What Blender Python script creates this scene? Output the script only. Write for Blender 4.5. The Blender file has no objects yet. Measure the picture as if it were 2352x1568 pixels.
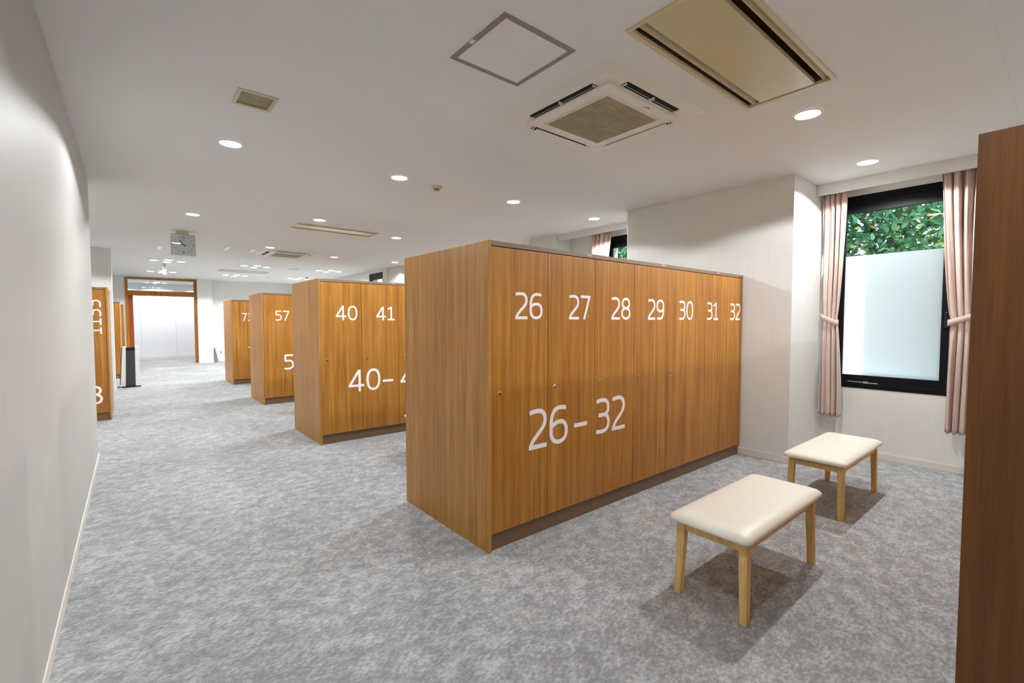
import bpy, bmesh, math, random
from mathutils import Vector, Matrix
random.seed(7)
R = math.radians
sc = bpy.context.scene
COL = sc.collection

# ------------------------------------------------------------------ camera
cam = bpy.data.cameras.new('camera'); cam.sensor_width = 36.0; cam.lens = 16.213
cam.clip_start = 0.02; cam.clip_end = 200
co = bpy.data.objects.new('camera', cam); COL.objects.link(co)
co.location = (-1.5464, -2.0828, 1.3347)
co.rotation_euler = (R(90 - 2.4995), 0, R(50.46 - 90))
sc.camera = co

# ------------------------------------------------------------------ exposure, sky, sun
sc.view_settings.view_transform = 'Standard'
try: sc.view_settings.look = 'None'
except Exception: pass
sc.view_settings.gamma = 1.0
sc.view_settings.use_curve_mapping = False
sc.view_settings.exposure = 0.0
LAMP_W = 67.0            # one ceiling downlight
LAMP_COL = (0.97, 1.0, 1.03)

w = bpy.data.worlds.new('sky'); sc.world = w; w.use_nodes = True
nt = w.node_tree; nt.nodes.clear()
wo = nt.nodes.new('ShaderNodeOutputWorld'); bg = nt.nodes.new('ShaderNodeBackground')
sky = nt.nodes.new('ShaderNodeTexSky'); sky.sky_type = 'NISHITA'; sky.sun_disc = False
sky.sun_elevation = R(42); sky.sun_rotation = R(200); sky.air_density = 1.0; sky.dust_density = 3.0
bg.inputs[1].default_value = 0.82
nt.links.new(sky.outputs[0], bg.inputs[0]); nt.links.new(bg.outputs[0], wo.inputs[0])

sun = bpy.data.lights.new('sun', 'SUN'); sun.energy = 22.0; sun.angle = R(0.6); sun.color = (1.0, 0.96, 0.88)
so = bpy.data.objects.new('sun', sun); COL.objects.link(so)
SUN_DIR = Vector((-0.26, 0.80, -0.50)).normalized()
so.rotation_euler = SUN_DIR.to_track_quat('-Z', 'Y').to_euler()

# ------------------------------------------------------------------ helpers
def tag(o, label=None, cat=None, group=None, kind=None):
    if label: o['label'] = label
    if cat: o['category'] = cat
    if group: o['group'] = group
    if kind: o['kind'] = kind
    return o

def thing(name, label, cat, loc=(0, 0, 0), rotz=0.0, group=None):
    o = bpy.data.objects.new(name, None); COL.objects.link(o)
    o.empty_display_size = 0.1
    o.location = loc; o.rotation_euler = (0, 0, rotz)
    return tag(o, label, cat, group)

def obj(name, bm, mats, parent=None, smooth=False, loc=None):
    me = bpy.data.meshes.new(name); bm.normal_update(); bm.to_mesh(me); bm.free()
    o = bpy.data.objects.new(name, me); COL.objects.link(o)
    for m in (mats if isinstance(mats, (list, tuple)) else [mats]): me.materials.append(m)
    if smooth:
        for p in me.polygons: p.use_smooth = True
    if parent: o.parent = parent
    if loc: o.location = loc
    return o

def struct(name, bm, mats, **k):
    o = obj(name, bm, mats, **k); o['kind'] = 'structure'; return o

def dup(root, loc, rotz=None):
    r = root.copy(); COL.objects.link(r); r.location = loc
    if rotz is not None: r.rotation_euler = (0, 0, rotz)
    def rec(src, dst):
        for ch in list(src.children):
            if ch.type == 'LIGHT': c = ch.copy(); COL.objects.link(c); c.parent = dst; continue
            c = ch.copy(); COL.objects.link(c); c.parent = dst; rec(ch, c)
    rec(root, r)
    return r

def BM(): return bmesh.new()

def box(bm, x0, x1, y0, y1, z0, z1, bev=0.0, mi=0, seg=2):
    vs = [bm.verts.new(p) for p in ((x0,y0,z0),(x1,y0,z0),(x1,y1,z0),(x0,y1,z0),(x0,y0,z1),(x1,y0,z1),(x1,y1,z1),(x0,y1,z1))]
    fs = [bm.faces.new([vs[i] for i in q]) for q in ((3,2,1,0),(4,5,6,7),(0,1,5,4),(1,2,6,5),(2,3,7,6),(3,0,4,7))]
    for f in fs: f.material_index = mi
    if bev > 0:
        es = list({e for f in fs for e in f.edges})
        r = bmesh.ops.bevel(bm, geom=es, offset=bev, segments=seg, affect='EDGES', profile=0.6)
        for f in r['faces']: f.material_index = mi
    return bm

def boxb(*a, **k): return box(BM(), *a, **k)

def lathe(bm, prof, n=32, c=(0, 0, 0), mi=0, cap0=False, cap1=False):
    rings = []
    for (r, z) in prof:
        rings.append([bm.verts.new((c[0] + r*math.cos(2*math.pi*i/n), c[1] + r*math.sin(2*math.pi*i/n), c[2] + z)) for i in range(n)])
    for a, b in zip(rings, rings[1:]):
        for i in range(n):
            f = bm.faces.new((a[i], a[(i+1) % n], b[(i+1) % n], b[i])); f.material_index = mi
    if cap0: bm.faces.new(rings[0][::-1]).material_index = mi
    if cap1: bm.faces.new(rings[-1]).material_index = mi
    return bm

def tube(bm, pts, r, n=8, mi=0):
    pts = [Vector(p) for p in pts]; rings = []
    for i, p in enumerate(pts):
        d = (pts[min(i+1, len(pts)-1)] - pts[max(i-1, 0)]).normalized()
        a = d.orthogonal().normalized() if abs(d.z) > 0.95 else d.cross(Vector((0, 0, 1))).normalized()
        b = d.cross(a)
        rings.append([bm.verts.new(p + r*(a*math.cos(2*math.pi*k/n) + b*math.sin(2*math.pi*k/n))) for k in range(n)])
    for q, s in zip(rings, rings[1:]):
        for k in range(n):
            bm.faces.new((q[k], q[(k+1) % n], s[(k+1) % n], s[k])).material_index = mi
    bm.faces.new(rings[0][::-1]); bm.faces.new(rings[-1])
    return bm

def taper(bm, b, t, z0, z1, mi=0, bev=0.0):
    """frustum: b and t are (x0,x1,y0,y1) at the bottom and the top"""
    vs = [bm.verts.new((b[i], b[j], z0)) for i, j in ((0,2),(1,2),(1,3),(0,3))] + [bm.verts.new((t[i], t[j], z1)) for i, j in ((0,2),(1,2),(1,3),(0,3))]
    fs = [bm.faces.new([vs[i] for i in q]) for q in ((3,2,1,0),(4,5,6,7),(0,1,5,4),(1,2,6,5),(2,3,7,6),(3,0,4,7))]
    for f in fs: f.material_index = mi
    if bev > 0:
        bmesh.ops.bevel(bm, geom=list({e for f in fs for e in f.edges}), offset=bev, segments=2, affect='EDGES', profile=0.6)
    return bm

# ------------------------------------------------------------------ materials
def srgb(r, g, b):
    f = lambda c: (c/255/12.92 if c/255 <= 0.04045 else ((c/255 + 0.055)/1.055)**2.4)
    return (f(r), f(g), f(b), 1)

class NT:
    def __init__(s, name):
        s.m = bpy.data.materials.new(name); s.m.use_nodes = True; s.t = s.m.node_tree
        s.b = s.t.nodes['Principled BSDF']; s.out = s.t.nodes['Material Output']
    def n(s, typ, **k):
        x = s.t.nodes.new(typ)
        for a, v in k.items(): setattr(x, a, v)
        return x
    def l(s, a, b): s.t.links.new(a, b)
    def coords(s, scale=(1, 1, 1), rnd=False, kind='Object', rot=(0, 0, 0)):
        tc = s.n('ShaderNodeTexCoord'); mp = s.n('ShaderNodeMapping'); mp.inputs['Scale'].default_value = scale
        mp.inputs['Rotation'].default_value = rot
        src = tc.outputs[kind]
        if rnd:
            oi = s.n('ShaderNodeObjectInfo'); mu = s.n('ShaderNodeMath', operation='MULTIPLY'); mu.inputs[1].default_value = 37.0
            s.l(oi.outputs['Random'], mu.inputs[0])
            cb = s.n('ShaderNodeCombineXYZ'); s.l(mu.outputs[0], cb.inputs[0]); s.l(mu.outputs[0], cb.inputs[1])
            ad = s.n('ShaderNodeVectorMath', operation='ADD'); s.l(src, ad.inputs[0]); s.l(cb.outputs[0], ad.inputs[1]); src = ad.outputs[0]
        s.l(src, mp.inputs[0]); return mp.outputs[0]
    def noise(s, v, scale, detail=3, rough=0.55, dist=0.0):
        x = s.n('ShaderNodeTexNoise'); s.l(v, x.inputs['Vector'])
        x.inputs['Scale'].default_value = scale; x.inputs['Detail'].default_value = detail
        x.inputs['Roughness'].default_value = rough; x.inputs['Distortion'].default_value = dist
        return x.outputs['Fac']
    def ramp(s, f, stops):
        x = s.n('ShaderNodeValToRGB'); e = x.color_ramp.elements
        e[0].position, e[0].color = stops[0]; e[1].position, e[1].color = stops[-1]
        for p, c in stops[1:-1]:
            q = e.new(p); q.color = c
        s.l(f, x.inputs[0]); return x.outputs[0]
    def mix(s, f, a, b, mode='MIX'):
        x = s.n('ShaderNodeMix', data_type='RGBA', blend_type=mode)
        (s.l(f, x.inputs[0]) if hasattr(f, 'links') else setattr(x.inputs[0], 'default_value', f))
        for v, i in ((a, 6), (b, 7)):
            (s.l(v, x.inputs[i]) if hasattr(v, 'links') else setattr(x.inputs[i], 'default_value', v))
        return x.outputs[2]
    def bump(s, h, strength, dist=0.002):
        x = s.n('ShaderNodeBump'); x.inputs['Strength'].default_value = strength; x.inputs['Distance'].default_value = dist
        s.l(h, x.inputs['Height']); s.l(x.outputs[0], s.b.inputs['Normal'])
    def set(s, col=None, rough=None, metal=None, **k):
        if col is not None: (s.l(col, s.b.inputs['Base Color']) if hasattr(col, 'links') else setattr(s.b.inputs['Base Color'], 'default_value', col))
        if rough is not None: s.b.inputs['Roughness'].default_value = rough
        if metal is not None: s.b.inputs['Metallic'].default_value = metal
        for a, v in k.items(): s.b.inputs[a.replace('_', ' ')].default_value = v
        return s.m

def plain(name, col, rough=0.5, metal=0.0, var=0.04, scale=30, bump=0.0, **k):
    """a surface of one colour with a faint procedural mottle"""
    s = NT(name); v = s.coords()
    n = s.noise(v, scale, 4)
    lo = tuple(c*(1-var) for c in col[:3]) + (1,); hi = tuple(min(1, c*(1+var)) for c in col[:3]) + (1,)
    c = s.ramp(n, [(0.3, lo), (0.7, hi)])
    if bump: s.bump(n, bump)
    return s.set(c, rough, metal, **k)

def emit(name, col, strength):
    s = NT(name); s.b.inputs['Emission Color'].default_value = col; s.b.inputs['Emission Strength'].default_value = strength
    return s.set((0.9, 0.9, 0.9, 1), 0.5)

def wood(name, dark, mid, light, rough=0.42, axis=2, fine=1.0, coat=0.0):
    s = NT(name)
    sc1 = [1, 1, 1]; sc1[axis] = 0.035
    v = s.coords(tuple(sc1), rnd=True)
    band = s.noise(v, 26*fine, 3, 0.6, 0.35)
    sc2 = [1, 1, 1]; sc2[axis] = 0.02
    v2 = s.coords(tuple(sc2), rnd=True)
    fibre = s.noise(v2, 210*fine, 3, 0.6)
    v3 = s.coords((1, 1, 1), rnd=True); cloud = s.noise(v3, 2.2, 2)
    base = s.ramp(band, [(0.30, dark), (0.50, mid), (0.70, light)])
    fc = s.ramp(fibre, [(0.36, (0.72, 0.70, 0.66, 1)), (0.56, (1, 1, 1, 1))])
    c = s.mix(0.75, base, fc, 'MULTIPLY')
    cl = s.ramp(cloud, [(0.3, (0.90, 0.86, 0.82, 1)), (0.7, (1, 1, 1, 1))])
    c = s.mix(0.6, c, cl, 'MULTIPLY')
    s.bump(fibre, 0.12, 0.0006)
    s.b.inputs['Coat Weight'].default_value = coat; s.b.inputs['Coat Roughness'].default_value = 0.25
    return s.set(c, rough)

M = {}
M['teak'] = wood('teak_laminate_doors', srgb(158, 101, 30), srgb(179, 120, 41), srgb(195, 139, 57), 0.42)
M['teak_panel'] = wood('teak_laminate_panels', srgb(162, 110, 46), srgb(183, 129, 59), srgb(197, 146, 76), 0.40)
M['shaded_teak_panel'] = wood('shaded_teak_laminate_panel', srgb(90, 50, 8), srgb(105, 60, 10), srgb(120, 72, 14), 0.42)  # the lockers' teak laminate, lens falloff and dimmer light painted into its colour
M['beech'] = wood('light_beech', srgb(226, 184, 112), srgb(236, 197, 126), srgb(243, 208, 142), 0.45, fine=1.6)
M['door_frame'] = wood('orange_timber_frame', srgb(166, 98, 16), srgb(184, 113, 22), srgb(198, 128, 32), 0.4)
M['door_leaf'] = wood('red_brown_door_leaf', srgb(142, 68, 14), srgb(156, 78, 18), srgb(170, 90, 24), 0.35)
M['rail_brown'] = plain('painted_rail_brown', srgb(133, 108, 84), 0.5, scale=300)
M['plinth_brown'] = plain('plinth_brown', srgb(116, 89, 64), 0.4, scale=80)
M['carcass'] = plain('dark_carcass', srgb(58, 36, 20), 0.6)
M['decal'] = plain('pale_pink_vinyl', srgb(250, 241, 245), 0.5, var=0.01)
M['chrome'] = plain('brushed_chrome', (0.75, 0.74, 0.72, 1), 0.25, 1.0)
M['dark_metal'] = plain('dark_metal', (0.10, 0.09, 0.08, 1), 0.4, 0.7)
M['plate_metal'] = plain('pale_metal_plate', srgb(205, 200, 175), 0.35, 0.4)
M['white_plastic'] = plain('white_plastic', srgb(232, 230, 222), 0.4, var=0.01)
M['cream_paint'] = plain('aged_cream_paint', srgb(206, 196, 162), 0.32, var=0.03, scale=5)
M['cream_gloss'] = plain('glossy_cream_sheet', srgb(200, 195, 162), 0.16, var=0.02, scale=3)
M['grey_trim'] = plain('pinkish_grey_aluminium', srgb(150, 138, 136), 0.45, 0.2)
M['black_frame'] = plain('black_anodised_frame', (0.009, 0.009, 0.011, 1), 0.42, Specular_IOR_Level=0.1)
M['fixture_inside'] = plain('dusty_beige_inside', srgb(120, 110, 84), 0.7)
M['void'] = plain('black_inside', (0.004, 0.004, 0.004, 1), 0.9)
M['grille_beige'] = plain('dusty_beige_grille', srgb(176, 168, 140), 0.6, var=0.12, scale=9)
M['cream_vinyl'] = plain('cream_vinyl_upholstery', srgb(247, 243, 229), 0.38, var=0.012, scale=400, bump=0.05)
M['underside'] = plain('black_underside_cloth', (0.03, 0.03, 0.03, 1), 0.9)
M['lens_on'] = emit('lit_lens', (1.0, 0.985, 0.96, 1), 32.0)
M['exit_green'] = emit('lit_green_face', (0.35, 1.0, 0.72, 1), 1.2)
M['black_ink'] = plain('black_print', (0.012, 0.012, 0.012, 1), 0.5)
M['brown_ink'] = plain('dark_brown_print', srgb(88, 56, 30), 0.5)
M['charcoal'] = plain('charcoal_mesh', srgb(58, 58, 60), 0.7, var=0.25, scale=500)
M['gloss_black'] = plain('gloss_black', (0.01, 0.01, 0.01, 1), 0.12)
M['clock_dial'] = plain('pale_clock_dial', srgb(238, 232, 236), 0.6, var=0.01)
M['beige_plastic'] = plain('beige_plastic', srgb(208, 200, 168), 0.45, var=0.02)
M['sign_white'] = plain('sign_body_white', srgb(205, 204, 196), 0.4)
M['strip_white'] = plain('polished_aluminium_strip', (0.95, 0.95, 0.94, 1), 0.36, 1.0, var=0.005)
M['grey_board'] = plain('grey_board', srgb(140, 142, 142), 0.3)
M['bark'] = plain('bark', srgb(92, 74, 56), 0.9, var=0.3, scale=20)

def m_wall(name, col, streak=0.03):
    s = NT(name); v = s.coords((1, 1, 0.12)); n = s.noise(v, 40, 4)
    v2 = s.coords(); n2 = s.noise(v2, 260, 2)
    lo = tuple(c*(1-streak) for c in col[:3]) + (1,)
    c = s.ramp(n, [(0.35, lo), (0.65, col)])
    s.bump(n2, 0.22, 0.0012)
    return s.set(c, 0.55)
M['wall'] = m_wall('white_wallpaper', srgb(230, 229, 224))
M['wall_bath'] = m_wall('white_panels', srgb(236, 236, 238), 0.01)
M['wall_left'] = m_wall('dimmed_white_wallpaper', srgb(193, 192, 189))  # same white wallpaper, lens falloff put into its colour as grey
M['base'] = plain('white_baseboard', srgb(226, 222, 214), 0.45, var=0.01)

def m_ceiling():
    s = NT('ceiling_plaster'); v = s.coords(); n = s.noise(v, 160, 3, 0.6)
    c = s.ramp(n, [(0.3, srgb(228, 229, 229)), (0.6, srgb(235, 236, 236))])
    s.bump(n, 0.3, 0.002)
    # thin joints between boards
    br = s.n('ShaderNodeTexBrick'); br.offset = 0.5
    s.l(s.coords(), br.inputs['Vector'])
    br.inputs['Scale'].default_value = 1.0; br.inputs['Brick Width'].default_value = 1.82; br.inputs['Row Height'].default_value = 0.91
    br.inputs['Mortar Size'].default_value = 0.0014; br.inputs['Mortar Smooth'].default_value = 0.4
    br.inputs['Color1'].default_value = br.inputs['Color2'].default_value = (1, 1, 1, 1); br.inputs['Mortar'].default_value = (0.90, 0.89, 0.88, 1)
    return s.set(s.mix(1.0, c, br.outputs['Color'], 'MULTIPLY'), 0.8)
M['ceiling'] = m_ceiling()

def m_carpet():
    s = NT('mottled_grey_carpet')
    rot = (0, 0, R(-50))
    a = s.noise(s.coords((0.9, 1.25, 1.0), rot=rot), 12, 6, 0.62, 0.15)
    b = s.noise(s.coords((0.8, 1.35, 1.0), rot=rot), 52, 5, 0.66, 0.15)
    p = s.noise(s.coords((0.7, 1.35, 1.0), rot=rot), 330, 2, 0.6)
    big = s.noise(s.coords(), 1.3, 2)
    def madd(x, k, y):
        m = s.n('ShaderNodeMath', operation='MULTIPLY_ADD'); s.l(x, m.inputs[0]); m.inputs[1].default_value = k
        (s.l(y, m.inputs[2]) if hasattr(y, 'links') else setattr(m.inputs[2], 'default_value', y)); return m.outputs[0]
    f = madd(a, 0.42, madd(b, 0.50, madd(p, 0.22, madd(big, 0.16, -0.15))))
    c = s.ramp(f, [(0.42, srgb(145, 147, 149)), (0.49, srgb(164, 166, 168)), (0.60, srgb(205, 207, 207))])
    pc = s.ramp(p, [(0.3, (0.82, 0.82, 0.82, 1)), (0.7, (1.05, 1.05, 1.05, 1))])
    c = s.mix(0.7, c, pc, 'MULTIPLY')
    s.bump(p, 0.5, 0.004)
    s.b.inputs['Sheen Weight'].default_value = 0.1
    return s.set(c, 0.95)
M['carpet'] = m_carpet()

def m_glass(name='clear_pane', refl=1.0):
    s = NT(name); t = s.t; t.nodes.remove(s.b)
    tr = s.n('ShaderNodeBsdfTransparent'); gl = s.n('ShaderNodeBsdfGlossy'); gl.inputs['Roughness'].default_value = 0.0
    lw = s.n('ShaderNodeLayerWeight'); lw.inputs[0].default_value = 0.5      # same from both sides of the pane
    pw = s.n('ShaderNodeMath', operation='POWER'); s.l(lw.outputs['Facing'], pw.inputs[0]); pw.inputs[1].default_value = 5.0
    ma = s.n('ShaderNodeMath', operation='MULTIPLY_ADD'); s.l(pw.outputs[0], ma.inputs[0]); ma.inputs[1].default_value = 0.9; ma.inputs[2].default_value = 0.045
    mu = s.n('ShaderNodeMath', operation='MULTIPLY'); s.l(ma.outputs[0], mu.inputs[0]); mu.inputs[1].default_value = refl; mu.use_clamp = True
    tr.inputs[0].default_value = (0.93, 0.97, 0.96, 1)
    mx = s.n('ShaderNodeMixShader'); s.l(mu.outputs[0], mx.inputs[0]); s.l(tr.outputs[0], mx.inputs[1]); s.l(gl.outputs[0], mx.inputs[2])
    s.l(mx.outputs[0], s.out.inputs[0]); return s.m
M['glass'] = m_glass()
M['transom_glass'] = m_glass('reflective_pane', 2.2)
M['clock_glass'] = m_glass('clock_cover_glass', 1.6)

def m_frost():
    s = NT('frosted_film'); t = s.t; t.nodes.remove(s.b)
    a = s.n('ShaderNodeBsdfTranslucent'); b = s.n('ShaderNodeBsdfDiffuse')
    a.inputs[0].default_value = (0.80, 0.87, 0.915, 1); b.inputs[0].default_value = (0.64, 0.67, 0.68, 1)
    mx = s.n('ShaderNodeMixShader'); mx.inputs[0].default_value = 0.35
    s.l(a.outputs[0], mx.inputs[1]); s.l(b.outputs[0], mx.inputs[2]); s.l(mx.outputs[0], s.out.inputs[0]); return s.m
M['frost'] = m_frost()

def m_curtain():
    s = NT('dusty_pink_curtain'); v = s.coords(); n = s.noise(v, 500, 2); n2 = s.noise(s.coords((1, 1, 0.1)), 60, 2)
    c = s.ramp(n2, [(0.3, srgb(200, 174, 162)), (0.7, srgb(210, 186, 174))]); s.bump(n, 0.15, 0.0008)
    s.b.inputs['Sheen Weight'].default_value = 0.2
    return s.set(c, 0.8)
M['curtain'] = m_curtain()

def m_leaf():
    s = NT('evergreen_leaves'); t = s.t
    geo = s.n('ShaderNodeNewGeometry')
    c = s.ramp(geo.outputs['Random Per Island'], [(0.0, srgb(52, 112, 82)), (0.5, srgb(92, 156, 118)), (0.88, srgb(140, 192, 146)), (1.0, srgb(200, 188, 84))])
    s.set(c, 0.32)
    a = s.n('ShaderNodeBsdfTranslucent'); s.l(c, a.inputs[0])
    mx = s.n('ShaderNodeMixShader'); mx.inputs[0].default_value = 0.35
    s.l(s.b.outputs[0], mx.inputs[1]); s.l(a.outputs[0], mx.inputs[2]); s.l(mx.outputs[0], s.out.inputs[0]); return s.m
M['leaf'] = m_leaf()

# ------------------------------------------------------------------ the room
ZC = 2.675
FIX = [(0.248, 1.495, -1.216, -0.728), (0.238, 1.41, 4.65, 5.06), (0.25, 1.41, 11.85, 12.40)]      # recessed slot fixtures: holes in the ceiling
VENT = (-1.036, -0.821, 1.0, 1.231)
X0, X1, Y0, Y1 = -4.6, 4.3, -5.0, 19.2
bm = boxb(X0, X1, Y0, Y1, -0.12, 0.0); struct('floor', bm, M['carpet'])

def ceiling():
    bm = BM()
    holes = FIX + [VENT]
    xs = sorted({X0, X1, *[h[0] for h in holes], *[h[1] for h in holes]}); ys = sorted({Y0, Y1, *[h[2] for h in holes], *[h[3] for h in holes]})
    V = {}
    for i, x in enumerate(xs):
        for j, y in enumerate(ys): V[i, j] = bm.verts.new((x, y, ZC))
    for i in range(len(xs)-1):
        for j in range(len(ys)-1):
            cx, cy = (xs[i]+xs[i+1])/2, (ys[j]+ys[j+1])/2
            if any(h[0] < cx < h[1] and h[2] < cy < h[3] for h in holes): continue
            bm.faces.new((V[i, j], V[i, j+1], V[i+1, j+1], V[i+1, j]))
    box(bm, X0, X1, Y0, Y1, ZC+0.28, ZC+0.4)  # unseen slab, with the rim below it, added to block sky light
    for a in ((X0, X0+.05, Y0, Y1), (X1-.05, X1, Y0, Y1), (X0, X1, Y0, Y0+.05), (X0, X1, Y1-.05, Y1)): box(bm, *a, ZC+0.001, ZC+0.28)
    struct('ceiling', bm, M['ceiling'])
ceiling()

LW = -1.825
WX = 4.016                                   # window wall, first bay
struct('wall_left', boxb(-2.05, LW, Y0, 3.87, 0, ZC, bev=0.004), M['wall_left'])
struct('wall_left_alcove', boxb(X0, X0+.1, 3.87, Y1, 0, ZC), M['wall'])
struct('wall_left_return', boxb(X0, -2.05, 3.75, 3.87, 0, ZC), M['wall'])
struct('wall_left_column', boxb(-2.75, -1.80, 9.30, 9.70, 0, ZC, bev=0.004), M['wall'])
struct('wall_front', boxb(-2.05, X1, Y0, Y0+.1, 0, ZC), M['wall'])
struct('wall_right_pillar', boxb(3.163, WX+.05, -0.435, 1.41, 0, ZC, bev=0.004), M['wall'])
struct('wall_right_column', boxb(3.53, 3.95, 3.07, 3.64, 0, ZC, bev=0.004), M['wall'])
struct('wall_right_far_column', boxb(3.48, 3.95, 8.25, 8.92, 0, ZC, bev=0.004), M['wall'])

def wall_with_hole(name, x0, x1, y0, y1, hy0, hy1, hz0, hz1):
    bm = BM()
    box(bm, x0, x1, y0, hy0, 0, ZC); box(bm, x0, x1, hy1, y1, 0, ZC); box(bm, x0, x1, hy0, hy1, 0, hz0); box(bm, x0, x1, hy0, hy1, hz1, ZC)
    return struct(name, bm, M['wall'])
W1 = (-1.41, -0.545, 0.672, 2.572); W2 = (1.48, 2.33, 0.672, 2.572); W3 = (9.16, 10.02, 0.70, 2.60)
wall_with_hole('wall_right', WX, WX+.24, Y0, 1.40, *W1)
wall_with_hole('wall_right_middle', 3.93, 4.17, 1.40, 8.3, *W2)
wall_with_hole('wall_right_far', 3.45, 3.69, 8.9, 15.95, *W3)
YB = 15.9
bm = BM(); DX0, DX1, DZ = -1.655, 0.100, 2.66
box(bm, X0, DX0, YB, YB+.14, 0, ZC); box(bm, DX1, 4.2, YB, YB+.14, 0, ZC); box(bm, DX0, DX1, YB, YB+.14, 2.655, ZC)
struct('wall_back', bm, M['wall'])
struct('wall_back_column', boxb(0.105, 0.502, 15.62, YB+.01, 0, ZC, bev=0.004), M['wall'])
# the bath-room lobby beyond the doorway
bm = BM()
box(bm, -4.4, 2.5, 18.58, 18.7, 0, ZC)
for xs in (-2.26, -1.275, -0.285, 0.70): box(bm, xs-.002, xs+.002, 18.5785, 18.59, 0.09, ZC, mi=1)
struct('wall_bath_lobby', bm, [M['wall_bath'], M['grey_trim']])
struct('wall_bath_lobby_left', boxb(-4.4, -4.3, YB+.14, 18.6, 0, ZC), M['wall_bath'])
struct('wall_bath_lobby_right', boxb(2.4, 2.5, YB+.14, 18.6, 0, ZC), M['wall_bath'])

def baseboard(name, x0, x1, y0, y1, h=0.066):
    bm = BM(); box(bm, x0, x1, y0, y1, 0, h, bev=0.003); return struct(name, bm, M['base'])
baseboard('baseboard_left', LW, LW+.008, Y0+.1, 3.872)
baseboard('baseboard_right_pillar', 3.155, 3.163, -0.437, 1.41)
baseboard('baseboard_right_pillar_side', 3.157, WX, -0.443, -0.435)
baseboard('baseboard_right', WX-.008, WX, Y0+.1, -0.445)
baseboard('baseboard_left_column', -2.75, -1.797, 9.292, 9.30)
baseboard('baseboard_left_column_side', -1.80, -1.792, 9.29, 9.71)
baseboard('baseboard_back', 0.505, 3.45, YB-.008, YB, 0.08)
baseboard('baseboard_back_left', -4.5, DX0-.005, YB-.008, YB, 0.08)
baseboard('baseboard_back_column', 0.10, 0.507, 15.612, 15.62, 0.08)
baseboard('baseboard_bath_lobby', -4.3, 2.4, 18.566, 18.578, 0.09)
struct('trim_curtain_box_near', boxb(3.725, 3.748, Y0+.1, -0.437, 2.572, ZC, bev=0.002), M['wall'])
struct('trim_curtain_box_middle', boxb(3.63, 3.653, 1.415, 3.07, 2.59, ZC, bev=0.002), M['wall'])

# ------------------------------------------------------------------ windows
def window(n, x, Y, film=True):
    y0, y1, z0, z1 = Y
    t = bpy.data.objects.new('window_%d' % n, None); COL.objects.link(t); t.location = (x, (y0+y1)/2, z0); t['kind'] = 'structure'
    hw = (y1-y0)/2; H = z1-z0
    fr = BM(); d0, d1 = 0.006, 0.09
    box(fr, d0, d1, -hw, -hw+.02, 0, H); box(fr, d0, d1, hw-.02, hw, 0, H)
    box(fr, d0, d1, -hw, hw, H-.06, H); box(fr, d0-.012, d1, -hw, hw, 0, .052, bev=0.003)
    box(fr, d0-.016, d0+.01, -hw, hw, .028, .036)
    obj('window_frame', fr, M['black_frame'], t)
    sa = BM(); s0, s1 = 0.014, 0.06
    box(sa, s0, s1, -hw+.02, -hw+.066, .052, H-.06); box(sa, s0, s1, hw-.066, hw-.02, .052, H-.06)
    box(sa, s0, s1, -hw+.066, hw-.066, .052, .128); box(sa, s0, s1, -hw+.066, hw-.066, H-.165, H-.06)
    obj('sash', sa, M['black_frame'], t)
    obj('glass_pane', boxb(.034, .040, -hw+.066, hw-.066, .128, H-.165), M['glass'], t)
    if film:
        fb = BM(); fb.faces.new([fb.verts.new((.0325, y, z)) for y, z in ((hw-.0665, .1285), (-hw+.0665, .1285), (-hw+.0665, 1.985-z0), (hw-.0665, 1.985-z0))])
        obj('frosted_film', fb, M['frost'], t)
    h = BM(); box(h, -.004, .014, -hw+.015, -hw+.045, .60, .745, bev=0.004); box(h, -.012, .004, -hw+.022, -hw+.038, .70, .742, bev=0.003)
    obj('latch_handle', h, M['gloss_black'], t)
    a = BM(); tube(a, [(.002, hw-.12, .062), (.002, hw-.24, .060), (.002, hw-.36, .055)], .004); box(a, -.006, .012, hw-.29, hw-.25, .050, .072, bev=0.003)
    obj('stay_arm', a, M['chrome'], t)
    obj('closer_plate', boxb(.008, .016, -hw+.10, -hw+.175, H-.052, H-.036, bev=0.001), M['plate_metal'], t)
    return t
window(1, WX, W1); window(2, 3.93, W2); window(3, 3.45, W3)

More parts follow.
